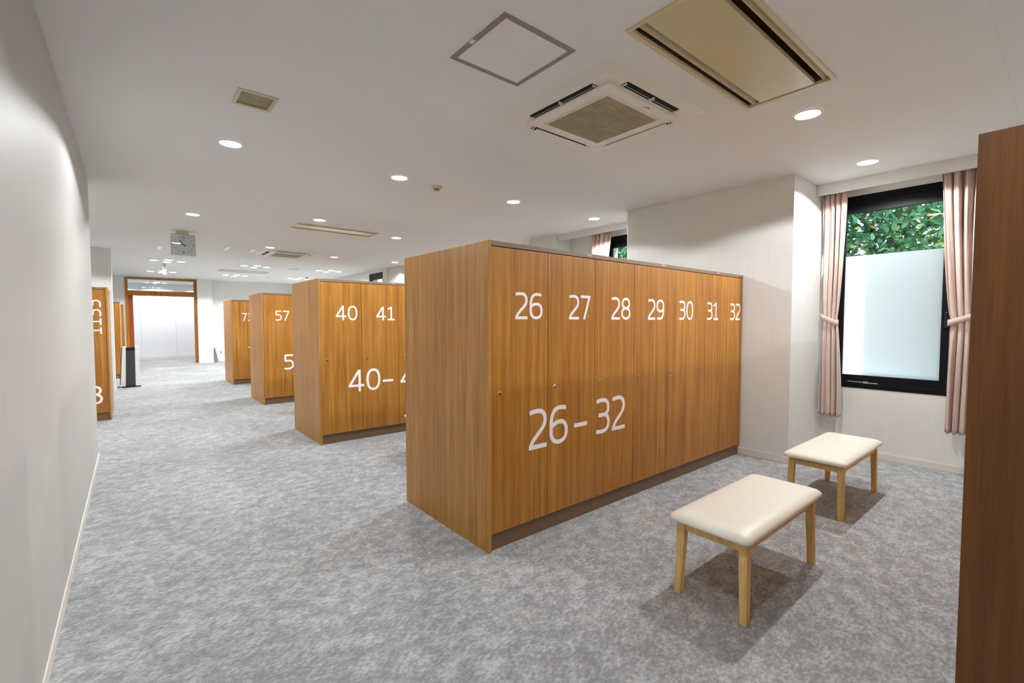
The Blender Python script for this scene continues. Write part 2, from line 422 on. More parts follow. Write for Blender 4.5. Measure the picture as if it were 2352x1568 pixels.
def curtain(loc, yL, yR, z0, z1, tie_z, nf, seed, label, flip=1, tie_w=(0.2, 0.8)):
    """pleated curtain, width given by three spans (top, tie, bottom) of local y"""
    t = thing('curtain', label, 'curtain', loc, group='dusty pink curtains at the windows')
    rnd = random.Random(seed); ph = [rnd.uniform(-.5, .5) for _ in range(nf+2)]
    NZ, NS = 60, nf*14
    bm = BM(); G = []
    def span(z):
        top, tie, bot = yL
        if z > tie_z:
            f = (z-tie_z)/(z1-tie_z); f = f**0.62; return [tie[i]+(top[i]-tie[i])*f for i in (0, 1)]
        f = (tie_z-z)/(tie_z-z0); f = min(1, f*1.25)**0.6; return [tie[i]+(bot[i]-tie[i])*f for i in (0, 1)]
    for k in range(NZ+1):
        z = z0+(z1-z0)*k/NZ; a, b = span(z); row = []
        g = math.exp(-((z-tie_z)/.22)**2); hd = max(0, (z-(z1-.10))/.10)
        for i in range(NS+1):
            s = i/NS; u = s*nf
            amp = (0.030*(1-.55*g) - .012*hd)*(1+.3*math.sin(u*1.7+seed))
            p = 2*math.pi*(u + .10*math.sin(z*3.1+seed+u))
            x = amp*math.sin(p) + .010*math.sin(2.3*p+z*1.2)*(1-g) + rnd.uniform(-1, 1)*.0002
            y = a+(b-a)*(s + .28/nf*math.cos(p)*(1-.4*hd)*.55)
            row.append(bm.verts.new((x, y, z + (.006*math.sin(p+1) if k == 0 else 0))))
        G.append(row)
    for r0, r1 in zip(G, G[1:]):
        for i in range(NS): bm.faces.new((r0[i], r0[i+1], r1[i+1], r1[i]))
    o = obj('curtain_cloth', bm, M['curtain'], t, smooth=True)
    md = o.modifiers.new('thick', 'SOLIDIFY'); md.thickness = 0.0016
    # tieback: a band around the gathered cloth
    a, b = yL[1]; tb = BM(); n = 40; ring = []
    for i in range(n):
        an = 2*math.pi*i/n; c, s_ = math.cos(an), math.sin(an)
        y = (a+b)/2 + (abs(b-a)/2+.010)*math.copysign(abs(c)**.7, c); x = .042*math.copysign(abs(s_)**.7, s_)
        lift = flip*.030*((y-(a+b)/2)/(abs(b-a)/2))
        ring.append([tb.verts.new((x*(1+.05*q), y, tie_z-.026+.052*q+lift-.006*(x < 0))) for q in (0, .5, 1)])
    for i in range(n):
        p, q = ring[i], ring[(i+1) % n]
        for j in (0, 1): tb.faces.new((p[j], q[j], q[j+1], p[j+1]))
    tbo = obj('tieback', tb, M['curtain'], t, smooth=True); md = tbo.modifiers.new('thick', 'SOLIDIFY'); md.thickness = 0.003
    # header tape and hooks under the curtain box
    obj('heading_tape', boxb(-.006, .006, min(yL[0]), max(yL[0]), z1-.004, z1+.028), M['curtain'], t)
    return t
curtain((3.86, -0.555, 0), [(.105, -.10), (.078, -.045), (.09, -.095)], None, 0.385, 2.60, 1.358, 4, 3, 'pink curtain tied back beside the pillar, left of the frosted window', 1)
curtain((3.86, -1.455, 0), [(.125, -.125), (.035, -.125), (.045, -.125)], None, 0.375, 2.60, 1.358, 4, 5, 'pink curtain tied back right of the frosted window, partly behind brown panel', -1)
curtain((3.78, 2.31, 0), [(.205, -.19), (.19, .06), (.19, .0)], None, 0.40, 2.615, 1.36, 5, 11, 'pink curtain top showing above the numbered lockers at middle window', 1)

# ------------------------------------------------------------------ bath-room doorway
def doorway():
    t = bpy.data.objects.new('door_1', None); COL.objects.link(t); t.location = ((DX0+DX1)/2, YB, 0); t['kind'] = 'structure'
    hw = (DX1-DX0)/2; y0, y1 = -.03, .17
    f = BM(); box(f, -hw, -hw+.062, y0, y1, 0, 2.66, bev=.003); obj('jamb', f, M['door_frame'], t)
    f = BM(); box(f, hw-.062, hw, y0, y1, 0, 2.66, bev=.003); obj('jamb', f, M['door_frame'], t)
    obj('head_rail', boxb(-hw+.062, hw-.062, y0, y1, 2.605, 2.66, bev=.003), M['door_frame'], t)
    ln = obj('lintel', boxb(-hw+.062, hw-.062, y0-.004, y1, 2.115, 2.266, bev=.003), M['door_frame'], t)
    obj('transom_pane', boxb(-hw+.062, hw-.062, .05, .056, 2.266, 2.605), M['transom_glass'], t)
    lf = obj('door_leaf', boxb(-hw+.062, -hw+.175, .06, .10, 0.005, 2.115, bev=.003), M['door_leaf'], t); lf['label'] = 'red-brown sliding door edge'
    return t, ln
door, lintel = doorway()

def text_mesh(s, size, name, mat, parent, loc, rot, extrude=0.0006, align='LEFT', sx=1.0):
    cu = bpy.data.curves.new(name, 'FONT'); cu.body = s; cu.size = size; cu.extrude = extrude; cu.align_x = align; cu.resolution_u = 3
    tmp = bpy.data.objects.new(name, cu); COL.objects.link(tmp)
    dg = bpy.context.evaluated_depsgraph_get(); me = bpy.data.meshes.new_from_object(tmp.evaluated_get(dg)); me.name = name
    bpy.data.objects.remove(tmp)
    o = bpy.data.objects.new(name, me); COL.objects.link(o); me.materials.clear(); me.materials.append(mat)
    o.parent = parent; o.location = loc; o.rotation_euler = rot; o.scale = (sx, 1, 1); return o
hx = (DX0+DX1)/2
text_mesh('\u6d74 \u5ba4', 0.094, 'kanji_lettering', M['brown_ink'], lintel, (-1.105-hx, -.0355, 2.155), (R(90), 0, 0), sx=1.0)
text_mesh('BATH ROOM', 0.062, 'lettering', M['brown_ink'], lintel, (-.838-hx, -.0355, 2.168), (R(90), 0, 0), sx=1.0)

# ------------------------------------------------------------------ digits drawn as constant-width strokes (unit cap height)
def arc8(cx, cy, rx, ry):
    pts = []
    for i in range(37):
        a = 2*math.pi*i/36; c, s = math.cos(a), math.sin(a)
        pts.append((cx+rx*math.copysign(abs(c)**.88, c), cy+ry*math.copysign(abs(s)**.88, s)))
    return pts
def path(*seg):
    pts = []
    for s in seg:
        if s[0] in 'ML': pts.append((s[1], s[2]))
        else:
            p0 = pts[-1]; p1, p2, p3 = (s[1], s[2]), (s[3], s[4]), (s[5], s[6])
            for i in range(1, 13):
                t = i/12; u = 1-t
                pts.append(tuple(u**3*p0[j]+3*u*u*t*p1[j]+3*u*t*t*p2[j]+t**3*p3[j] for j in (0, 1)))
    return pts
six = [path(('M', .595, .915), ('C', .50, .945, .42, .945, .36, .945), ('C', .16, .945, .055, .80, .055, .50), ('L', .055, .33), ('C', .055, .14, .17, .055, .335, .055),
            ('C', .50, .055, .61, .15, .61, .32)), path(('M', .61, .335), ('L', .61, .32), ('C', .61, .49, .51, .58, .37, .58), ('C', .24, .58, .13, .53, .07, .47))[1:]]
GL = {
 '0': (.665, [path(('M', .335, .945), ('C', .52, .945, .61, .80, .61, .5), ('C', .61, .2, .52, .055, .335, .055), ('C', .15, .055, .055, .2, .055, .5), ('C', .055, .8, .15, .945, .335, .945))]),
 '1': (.57, [path(('M', .04, .79), ('L', .315, .95)), path(('M', .31, .985), ('L', .31, .055)), path(('M', .02, .055), ('L', .57, .055))]),
 '2': (.60, [path(('M', .02, .915), ('C', .13, .94, .21, .945, .285, .945), ('C', .46, .945, .545, .86, .545, .715), ('C', .545, .585, .47, .51, .33, .385), ('C', .16, .24, .055, .16, .055, .0)),
             path(('M', .0, .055), ('L', .60, .055))]),
 '3': (.60, [path(('M', .02, .915), ('C', .12, .94, .19, .945, .265, .945), ('C', .44, .945, .53, .87, .53, .735), ('C', .53, .60, .45, .525, .34, .525)),
             path(('M', .10, .525), ('L', .34, .525), ('C', .47, .525, .545, .43, .545, .30), ('C', .545, .13, .42, .055, .24, .055), ('C', .15, .055, .08, .06, .01, .08))]),
 '4': (.72, [path(('M', .505, .0), ('L', .505, .985)), path(('M', .49, .965), ('L', .055, .285)), path(('M', .005, .27), ('L', .72, .27))]),
 '5': (.60, [path(('M', .55, .945), ('L', .08, .945)), path(('M', .085, .99), ('L', .075, .56)), path(('M', .03, .575), ('C', .15, .59, .2, .59, .27, .59), ('C', .45, .59, .545, .48, .545, .325), ('C', .545, .14, .42, .055, .24, .055), ('C', .15, .055, .08, .065, .01, .085))]),
 '6': (.665, six),
 '7': (.60, [path(('M', .0, .945), ('L', .545, .945), ('L', .20, .0))]),
 '8': (.665, [arc8(.335, .735, .245, .21), arc8(.335, .285, .28, .23)]),
 '9': (.665, [[(.665-x, 1-y) for x, y in st] for st in six]),
 '-': (.52, [path(('M', .0, .385), ('L', .52, .385))]),
}
def ribbon(bm, pts, wd, fn):
    n = len(pts); closed = (Vector(pts[0])-Vector(pts[-1])).length < 1e-4
    L, Rr = [], []
    for i in range(n):
        p = Vector(pts[i])
        a = Vector(pts[i-1]) if i > 0 else (Vector(pts[-2]) if closed else None)
        b = Vector(pts[i+1]) if i < n-1 else (Vector(pts[1]) if closed else None)
        d1 = (p-a).normalized() if a is not None else None; d2 = (b-p).normalized() if b is not None else None
        if d1 is None: d1 = d2
        if d2 is None: d2 = d1
        n1 = Vector((-d1.y, d1.x)); n2 = Vector((-d2.y, d2.x)); m = (n1+n2)
        m = m.normalized() if m.length > 1e-4 else n1
        k = min(2.4, 1/max(.3, m.dot(n1)))
        L.append(bm.verts.new(fn(*(p+m*wd/2*k)))); Rr.append(bm.verts.new(fn(*(p-m*wd/2*k))))
    for i in range(n-1): bm.faces.new((L[i], L[i+1], Rr[i+1], Rr[i]))
def string_width(s, gap=.105):
    return sum(GL[c][0] for c in s) + gap*(len(s)-1)
def draw(bm, s, h, fn, gap=.105, wd=.112):
    x = 0
    for c in s:
        w_, strokes = GL[c]
        for k, st in enumerate(strokes):
            n0 = len(bm.verts); ribbon(bm, [((x+px)*h, py*h) for px, py in st], wd*h, fn); bm.verts.ensure_lookup_table()
            for v in bm.verts[n0:]: v.co.y -= .00025*k
        x += w_+gap

# ------------------------------------------------------------------ lockers
P = 0.4465; ZD0, ZD1, HT = 0.105, 1.757, 1.79
def locker_unit(loc, n, numbers, label, group, rotz=0.0, big=None, mats=None, plate=True, shift=0.0):
    """n-door locker, front at local y=0 facing -y, doors from local x=0; big = {door index: [(text, x from unit start)]}"""
    t = thing('locker_unit', label, 'locker', loc, rotz, group)
    W = n*P; big = big or {}
    obj('carcass', boxb(0.001, W-.001, .022, .505, .10, 1.760), M['carcass'], t)
    obj('plinth', boxb(0.001, W-.001, .018, .50, 0, .10, bev=.001), M['plinth_brown'], t)
    rl = obj('top_rail', boxb(0.0005, W-.0005, 0.0, .505, 1.762, HT, bev=.0015), M['rail_brown'], t)
    if plate:
        pb = BM(); ribbon(pb, path(('M', 0, .004), ('C', .01, .014, .014, -.006, .022, .006), ('C', .028, .014, .036, -.004, .05, .003)), .005, lambda a, b: (W-.085+a, -.0008, 1.776+b))
        obj('maker_plate', pb, M['plate_metal'], t)
    for i in range(n):
        x0, x1 = i*P+.002, (i+1)*P-.002
        d = obj('door', boxb(x0-i*P, x1-i*P, 0, .019, ZD0, ZD1, bev=.0012), M['teak'], t, loc=(i*P, 0, 0))
        lk = BM()
        m = Matrix.Translation((.060, -.0005, .917)) @ Matrix.Rotation(R(90), 4, 'X')
        lathe(lk, [(.0125, -.002), (.0125, .002), (.0105, .0035), (.0078, .0035), (.0078, .001)], 20)
        lathe(lk, [(.0078, .001), (.004, .0018)], 20, mi=1, cap1=True)
        box(lk, -.001, .001, -.0045, .0045, .0016, .0024, mi=0)
        bmesh.ops.transform(lk, matrix=m, verts=lk.verts); obj('lock', lk, [M['chrome'], M['dark_metal']], d)
        if numbers and numbers[i]:
            nb = BM(); h = .161; s = numbers[i]; xs = .399+shift-string_width(s)*h
            draw(nb, s, h, lambda a, b: (xs+a, -.0007, 1.347+b)); obj('number', nb, M['decal'], d)
        for s, bx in big.get(i, []):
            nb = BM(); draw(nb, s, .249, lambda a, b: (bx-i*P+a, -.0007, .545+b)); obj('range_number', nb, M['decal'], d)
    return t

def end_panel(x, y0, y1, label, mat='teak_panel', group='wooden end panels of the locker rows', th=.021):
    o = obj('end_panel', boxb(0, th, 0, y1-y0, 0, HT+.001, bev=.0015), M[mat], None, loc=(x, y0, 0))
    return tag(o, label, 'end panel', group)

# big range text: positions measured from the first door edge of the row
h_ = .249
def spread(a, b):      # the range as separate pieces: first two digits, dash, last two digits
    w1 = GL[a[0]][0]; out = [(a[0], .288), (a[1], .288+(w1+.105)*h_), ('-', .288+.402), (b[0], .913), (b[1], .913+(GL[b[0]][0]+.105)*h_)]
    return out
def row(xs, y, first, label_pos, group, rng, shift=0.0):
    units = [2, 2, 2, 1]; d = 0; pieces = spread(*rng)
    for k, n in enumerate(units):
        nums = [str(first+d+i) for i in range(n)]; big = {}
        for s, px in pieces:
            di = int((px+.03)//P)
            if d <= di < d+n: big.setdefault(di-d, []).append((s, px-d*P))
        lab = ('brown wooden locker unit with doors %s and %s' % tuple(nums) if n == 2 else 'single-door brown wooden locker numbered %s' % nums[0]) + label_pos
        locker_unit((xs+.021+d*P, y+.003, 0), n, nums, lab, group, big=big, shift=shift)
        d += n
row(0, 0, 26, ' in the nearest full row', 'lockers of the row numbered 26 to 32', ('26', '32'))
end_panel(0, 0, 1.024, 'large wooden end panel of the nearest full locker row, left of door 26')
row(-.007, 3.011, 40, ' in the second row', 'lockers of the row numbered from 40', ('40', '46'))
end_panel(-.007, 3.011, 4.035, 'wooden end panel of the second locker row, left of door 40')
row(.055, 6.074, 57, ' in the third row', 'lockers of the row numbered from 57', ('57', '63'), -.018)
end_panel(.055, 6.074, 7.098, 'wooden end panel of the third locker row, left of door 57')
row(.076, 9.105, 73, ' in the farthest row', 'lockers of the row numbered from 73', ('73', '79'), -.020)
end_panel(.076, 9.105, 9.615, 'front half of the farthest row\'s end panel, left of door 73')
end_panel(.076, 9.625, 10.139, 'rear half of the farthest row\'s end panel, nearest the doorway wall')
# foreground row at the right edge: doors face away towards the benches
for k, n in enumerate((2, 2, 2, 1)):
    locker_unit((.062+.021+min((k+1)*2, 7)*P, -1.926, 0), n, None, 'brown wooden locker unit behind the dark panel at the right edge of the photo', 'lockers of the row at the right edge', rotz=math.pi)
end_panel(.0616, -2.947, -1.9234, 'large shaded brown end panel cropped by the right edge, nearest the camera', mat='shaded_teak_panel')

# left side rows, doors facing the camera, ends on the aisle
tL = locker_unit((-1.805-2*P, 6.176, 0), 2, None, 'brown locker with sideways pink number at the end of the left white wall', 'lockers along the left side')
dl = [c for c in tL.children if c.name.startswith('door')][-1]
nb = BM(); s = '1133'
draw(nb, s, .161, lambda a, b: (P-.044-b, -.0007, 1.165+a), gap=.165); obj('sideways_number', nb, M['decal'], dl)
nb = BM(); s = '118'; draw(nb, s, .249, lambda a, b: (P-.062-string_width(s)*.249+a, -.0007, .226+b)); obj('range_number', nb, M['decal'], dl)
end_panel(-1.803, 6.174, 7.198, 'wooden end panel seen edge-on, right of the sideways-numbered locker')
locker_unit((-1.757-P, 12.0, 0), 1, None, 'narrow brown locker front showing right of the white column on the left', 'lockers along the left side', plate=False)
end_panel(-1.757, 11.998, 13.022, 'wooden end panel on the far left, between the white column and the doorway')
locker_unit((-1.712-P, 14.30, 0), 1, None, 'brown locker farthest back on the left, just left of the orange doorway', 'lockers along the left side', plate=False)
end_panel(-1.712, 14.298, 15.322, 'farthest wooden end panel on the left, against the doorway wall')

# ------------------------------------------------------------------ benches
def rrect(hx, hy, r, n=8):
    pts = []
    for cx, cy, a0 in ((hx-r, hy-r, 0), (-hx+r, hy-r, 90), (-hx+r, -hy+r, 180), (hx-r, -hy+r, 270)):
        for i in range(n+1):
            a = R(a0+90*i/n); pts.append((cx+r*math.cos(a), cy+r*math.sin(a)))
    return pts
def bench(loc, label):
    t = thing('bench', label, 'bench', loc, group='cream padded benches')
    HX, HY = .468, .195
    bm = BM(); rings = []
    for ins, z in ((.020, .366), (.006, .370), (.0, .381), (.004, .393), (.016, .404), (.035, .411), (.065, .4165), (.11, .420), (.16, .4215)):
        ex = .006
        rings.append([bm.verts.new((x, y, z)) for x, y in rrect(HX-ins, HY-ins, max(.006, .035-ins*.15))])
    n = len(rings[0])
    for a, b in zip(rings, rings[1:]):
        for i in range(n): bm.faces.new((a[i], a[(i+1) % n], b[(i+1) % n], b[i]))
    bm.faces.new(rings[-1]); obj('seat_pad', bm, M['cream_vinyl'], t, smooth=True)
    obj('seat_base', boxb(-HX+.05, HX-.05, -HY+.045, HY-.045, .355, .368), M['underside'], t)
    fx, fy = .412, .158; tx, ty = .400, .148
    for sx in (-1, 1):
        for sy in (-1, 1):
            lg = BM(); q = .0165; p = .0195
            taper(lg, (sx*fx-q, sx*fx+q, sy*fy-q, sy*fy+q), (sx*tx-p, sx*tx+p, sy*ty-p, sy*ty+p), 0, .364, bev=.002)
            obj('leg', lg, M['beech'], t)
    for sy in (-1, 1): obj('apron', boxb(-tx+.018, tx-.018, sy*ty-.010, sy*ty+.010, .316, .366, bev=.0015), M['beech'], t)
    for sx in (-1, 1): obj('apron', boxb(sx*tx-.010, sx*tx+.010, -ty+.018, ty-.018, .316, .366, bev=.0015), M['beech'], t)
    return t
b0 = bench((.918, -1.050, 0), 'cream padded bench with light wooden legs, nearest the camera')
b = dup(b0, (2.505, -.985, 0)); b['label'] = 'cream padded bench with light wooden legs below the frosted window'
b = dup(b0, (1.015, 1.985, 0)); b['label'] = 'cream bench tip peeking out behind the big end panel, before door 42'
b = dup(b0, (.80, 5.09, 0)); b['label'] = 'cream bench tip peeking out behind the second row, before door 57'

# ------------------------------------------------------------------ ceiling lamps
def downlight(loc, r, label, group, power=1.0):
    t = thing('downlight', label, 'ceiling light', loc, group=group)
    bm = BM(); lathe(bm, [(r+.016, -.001), (r+.015, -.005), (r+.004, -.007), (r, -.004), (r-.002, -.0005)], 40); obj('trim_ring', bm, M['white_plastic'], t, smooth=True)
    bm = BM(); lathe(bm, [(r, -.002), (r*.75, -.006), (r*.4, -.009)], 40, cap1=True); obj('lens', bm, M['lens_on'], t, smooth=True)
    la = bpy.data.lights.new('downlight_lamp', 'SPOT'); la.energy = LAMP_W*power; la.color = LAMP_COL; la.spot_size = R(154); la.spot_blend = 0.12; la.shadow_soft_size = .024
    lo = bpy.data.objects.new('downlight_lamp', la); COL.objects.link(lo); lo.parent = t; lo.location = (0, 0, -.03)
    return t
def lamps(first, spots, group, labels):
    for (x, y), lab in zip(spots, labels):
        o = dup(first, (x, y, ZC)); o['label'] = lab; o['group'] = group
lab_near = [
 ((-.93, 2.00), 'round ceiling light nearest the left wall, below the small louvred vent'),
 ((.424, 1.955), 'round ceiling light left of the smoke detector'),
 ((1.80, 1.945), 'round ceiling light above door 27, right of the smoke detector'),
 ((3.16, 1.93), 'round ceiling light beside the white pillar, above the far curtain'),
 ((1.87, -.951), 'large bright round ceiling light beside the big cream slot unit'),
 ((3.275, -.947), 'bright round ceiling light in front of the frosted window'),
 ((-.91, 4.978), 'round ceiling light in front of the hanging clock'),
 ((.417, 4.300), 'round ceiling light just before the long recessed panel'),
 ((1.779, 4.870), 'round ceiling light right of the long recessed panel'),
 ((.438, 7.228), 'round ceiling light just before the far air conditioner'),
 ((1.764, 7.75), 'round ceiling light right of the far air conditioner'),
 ((3.113, 7.739), 'round ceiling light above door 41, near the far window'),
]
d0 = None
for (x, y), lab in lab_near:
    if d0 is None: d0 = downlight((x, y, ZC), .070, lab, 'round downlights in the locker hall')
    else:
        o = dup(d0, (x, y, ZC)); o['label'] = lab
        if y < 0:
            for c in o.children:
                if c.type == 'LIGHT': c.data = c.data.copy(); c.data.energy = LAMP_W*1.18
for x, y in ((3.12, 4.85), (-.91, 7.72)):
    o = dup(d0, (x, y, ZC)); o['label'] = {3.12: 'round ceiling light hidden behind door 26 and the pillar', -.91: 'round ceiling light hidden behind the hanging clock'}[x]
for x, y in ((-.91, -1.5), (-.91, -3.87), (.42, -3.87), (1.83, -3.87), (3.25, -3.87), (-3.3, 5.0), (-3.3, 8.0)):
    o = dup(d0, (x, y, ZC)); o['label'] = 'round ceiling light outside the photo'
    if y < 0:
        for c in o.children:
            if c.type == 'LIGHT': c.data = c.data.copy(); c.data.energy = LAMP_W*(.62 if y == -1.5 else .60)
# clusters of four
offs = [(-.235, .02), (0, -.235), (.005, .235), (.235, -.02)]
place = ['left', 'far', 'near', 'right']
CL = [((-.88, 10.74), 'the four-lamp cluster just before the exit sign'), ((-.86, 13.61), 'the four-lamp cluster behind the exit sign, before the doorway'),
      ((.838, 10.66), 'the four-lamp cluster before the thin ceiling unit'), ((.848, 13.50), 'the four-lamp cluster behind the thin ceiling unit'),
      ((2.56, 10.58), 'the four-lamp cluster above door 40'), ((2.55, 13.43), 'the four-lamp cluster at the back right')]
c0 = None
SCN = ['leftmost', 'rearmost', 'frontmost', 'rightmost']
for (cx, cy), where in CL:
    for (ox, oy), nm in zip([(-.24, .02), (0, -.235+.47), (0, -.235), (.24, -.02)], SCN):
        lab = 'small round ceiling light, %s in %s' % (nm, where)
        if c0 is None: c0 = downlight((cx+ox, cy+oy, ZC), .077, lab, 'small round lights in clusters of four', 0.45)
        else:
            o = dup(c0, (cx+ox, cy+oy, ZC)); o['label'] = lab
for x, y in ((-1.9, 17.9), (-.8, 17.9), (.5, 17.9)):
    o = dup(d0, (x, y, ZC)); o['label'] = 'ceiling light of the bath-room lobby'; o['group'] = 'downlights beyond the doorway'

# ------------------------------------------------------------------ ceiling units
def hatch():
    t = thing('ceiling_hatch', 'square white ceiling access hatch with pinkish grey metal frame', 'ceiling hatch', (-.035, -.252, ZC))
    h = .224
    def fr(a, b, z):
        bm = BM()
        for q in ((-a, a, -a, -b), (-a, a, b, a), (-a, -b, -b, b), (b, a, -b, b)): box(bm, *q, z, 0)
        return bm
    obj('outer_frame', fr(h, h-.012, -.005), M['grey_trim'], t); obj('inner_frame', fr(h-.0135, h-.027, -.0045), M['grey_trim'], t)
    obj('hatch_panel', boxb(-h+.027, h-.027, -h+.027, h-.027, -.003, 0), M['ceiling'], t)
    obj('catch', boxb(-h-.002, -h+.016, .02, .05, -.008, -.004, bev=.001), M['white_plastic'], t)
hatch()

def vent():
    x0, x1, y0, y1 = VENT; cx, cy = (x0+x1)/2, (y0+y1)/2; hx_, hy_ = (x1-x0)/2, (y1-y0)/2
    t = thing('ceiling_vent', 'small square louvred ceiling vent above the left aisle', 'air vent', (cx, cy, ZC))
    bm = BM()
    for q in ((-hx_, hx_, -hy_, -hy_+.022), (-hx_, hx_, hy_-.022, hy_), (-hx_, -hx_+.022, -hy_+.022, hy_-.022), (hx_-.022, hx_, -hy_+.022, hy_-.022)): box(bm, *q, -.006, .06, bev=.001)
    obj('frame', bm, M['cream_paint'], t)
    bm = BM()
    n = 11
    for i in range(n):
        y = -hy_+.026+(2*hy_-.052)*(i+.5)/n
        s = BM(); box(s, -hx_+.022, hx_-.022, -.009, .009, -.0012, .0012)
        bmesh.ops.transform(s, matrix=Matrix.Translation((0, y, .012)) @ Matrix.Rotation(R(-32), 4, 'X'), verts=s.verts)
        me = bpy.data.meshes.new('tmp'); s.to_mesh(me); s.free(); bm.from_mesh(me); bpy.data.meshes.remove(me)
    obj('louvres', bm, M['grille_beige'], t)
    obj('duct', boxb(-hx_+.01, hx_-.01, -hy_+.01, hy_-.01, .05, .06), M['fixture_inside'], t)
vent()

def cassette(cx, cy, label):
    t = thing('air_conditioner', label, 'air conditioner', (cx, cy, ZC), group='ceiling cassette air conditioners')
    HX, HY = .481, .458
    bm = BM(); taper(bm, (-HX+.06, HX-.06, -HY+.06, HY-.06), (-HX, HX, -HY, HY), -.024, 0, bev=.003); obj('outer_panel', bm, M['white_plastic'], t)
    obj('inner_panel', boxb(-.352, .352, -.338, .338, -.038, -.020, bev=.006), M['white_plastic'], t)
    # intake grille
    g = obj('intake_grille', boxb(-.252, .252, -.250, .250, -.041, -.037), M['carcass'], t)
    bm = BM(); n = 36
    for i in range(n):
        y = -.25+.5*(i+.5)/n; box(bm, -.252, .252, y-.0046, y+.0046, -.0445, -.041)
    obj('grille_slats', bm, M['grille_beige'], g)
    bm = BM()
    for q in ((-.262, .262, -.262, -.25), (-.262, .262, .25, .262), (-.262, -.252, -.25, .25), (.252, .262, -.25, .25)): box(bm, *q, -.043, -.037)
    obj('grille_frame', bm, M['white_plastic'], g)
    # air outlets on four sides: dark slot with a curved vane
    for k, open_ in enumerate((True, True, False, False)):
        ang = (0, 90, 180, 270)[k]           # slot on local -y, then rotated: near, right, far, left
    for ang, open_ in ((0, True), (270, True), (180, False), (90, False)):
        m = Matrix.Rotation(R(ang), 4, 'Z')
        s = BM(); box(s, -.262, .262, -.400, -.350, -.0262, -.020, bev=.003); bmesh.ops.transform(s, matrix=m, verts=s.verts); sl = obj('air_outlet', s, M['void'], t)
        v = BM(); N = 8; a0, a1 = ((R(-75), R(-15)) if open_ else (R(-35), R(35))); rr = .050 if not open_ else .036
        rows = []
        for i in range(N+1):
            a = a0+(a1-a0)*i/N
            y = -.375+rr*math.sin(a)*(.62 if open_ else 1.25) + (.016 if open_ else 0); z = (-.006 if open_ else -.019)-rr*math.cos(a)*(.55 if open_ else .58)
            rows.append([v.verts.new((x, y, z)) for x in (-.258, .258)])
        for p, q in zip(rows, rows[1:]): v.faces.new((p[0], p[1], q[1], q[0]))
        for x in (-.257, .257):
            if True: box(v, x-.001, x+.001, -.392, -.356, -.034, -.024)
        if open_: box(v, -.003, .003, -.395, -.350, -.040, -.024)
        bmesh.ops.transform(v, matrix=m, verts=v.verts)
        o = obj('vane', v, M['white_plastic'], sl, smooth=False); md = o.modifiers.new('t', 'SOLIDIFY'); md.thickness = .002
    # maker's mark: three small diamonds and a line of tiny letters
    bm = BM(); x0, y0, z0 = .035, -.300, -.0388
    for dx, dy in ((0, .005), (-.005, -.004), (.005, -.004)):
        vs = [bm.verts.new((x0+dx+a, y0+dy+b_, z0)) for a, b_ in ((0, .005), (.003, 0), (0, -.005), (-.003, 0))]; bm.faces.new(vs)
    for i in range(8):
        if i in (0, 4): continue
    for i in range(7): box(bm, x0+.016+i*.005, x0+.0195+i*.005, y0-.007, y0-.001, z0-.0002, z0+.0005)
    obj('maker_mark', bm, M['black_ink'], t)
    return t
cassette(.859, -.087, 'square white ceiling air conditioner with open vents, beside the access hatch')
cassette(.87, 7.85, 'far ceiling air conditioner beyond the long recessed panel')

def slot_unit(q, label):
    x0, x1, y0, y1 = q; cx, cy = (x0+x1)/2, (y0+y1)/2; hx_, hy_ = (x1-x0)/2, (y1-y0)/2
    t = thing('slot_diffuser', label, 'ceiling diffuser', (cx, cy, ZC), group='long recessed ceiling units')
    bm = BM(); f = .022
    for a in ((-hx_, hx_, -hy_, -hy_+f), (-hx_, hx_, hy_-f, hy_), (-hx_, -hx_+f, -hy_+f, hy_-f), (hx_-f, hx_, -hy_+f, hy_-f)): box(bm, *a, -.007, .012, bev=.001)
    obj('frame', bm, M['cream_paint'], t)
    bm = BM(); e = .006
    for a in ((-hx_+e, hx_-e, -hy_+e, -hy_+2*e), (-hx_+e, hx_-e, hy_-2*e, hy_-e), (-hx_+e, -hx_+2*e, -hy_+e, hy_-e), (hx_-2*e, hx_-e, -hy_+e, hy_-e)): box(bm, *a, .010, .13)
    box(bm, -hx_+e, hx_-e, -hy_+e, hy_-e, .13, .136)
    obj('housing', bm, M['fixture_inside'], t)
    pw = hy_-.098
    obj('centre_panel', boxb(-hx_+f+.004, hx_-f-.012, -pw, pw, -.004, .02, bev=.001), M['cream_gloss'], t)
    for s in (-1, 1):
        bm = BM(); y = s*(pw+.042)
        vs = [(-hx_+f, y-s*.020, .030), (-hx_+f, y, .002), (-hx_+f, y+s*.020, .022)]
        for (xa, ya, za), (xb, yb, zb) in zip(vs, vs[1:]):
            bm.faces.new([bm.verts.new(p) for p in ((-hx_+f, ya, za), (hx_-f, ya, za), (hx_-f, yb, zb), (-hx_+f, yb, zb))])
        o = obj('deflector_blade', bm, M['cream_paint'], t); md = o.modifiers.new('t', 'SOLIDIFY'); md.thickness = .002
    return t
slot_unit(FIX[0], 'big cream recessed ceiling unit with two long slots, cut by the top edge')
slot_unit(FIX[1], 'long recessed ceiling panel above the second locker row')
slot_unit(FIX[2], 'thin far recessed ceiling unit between the lamp clusters')

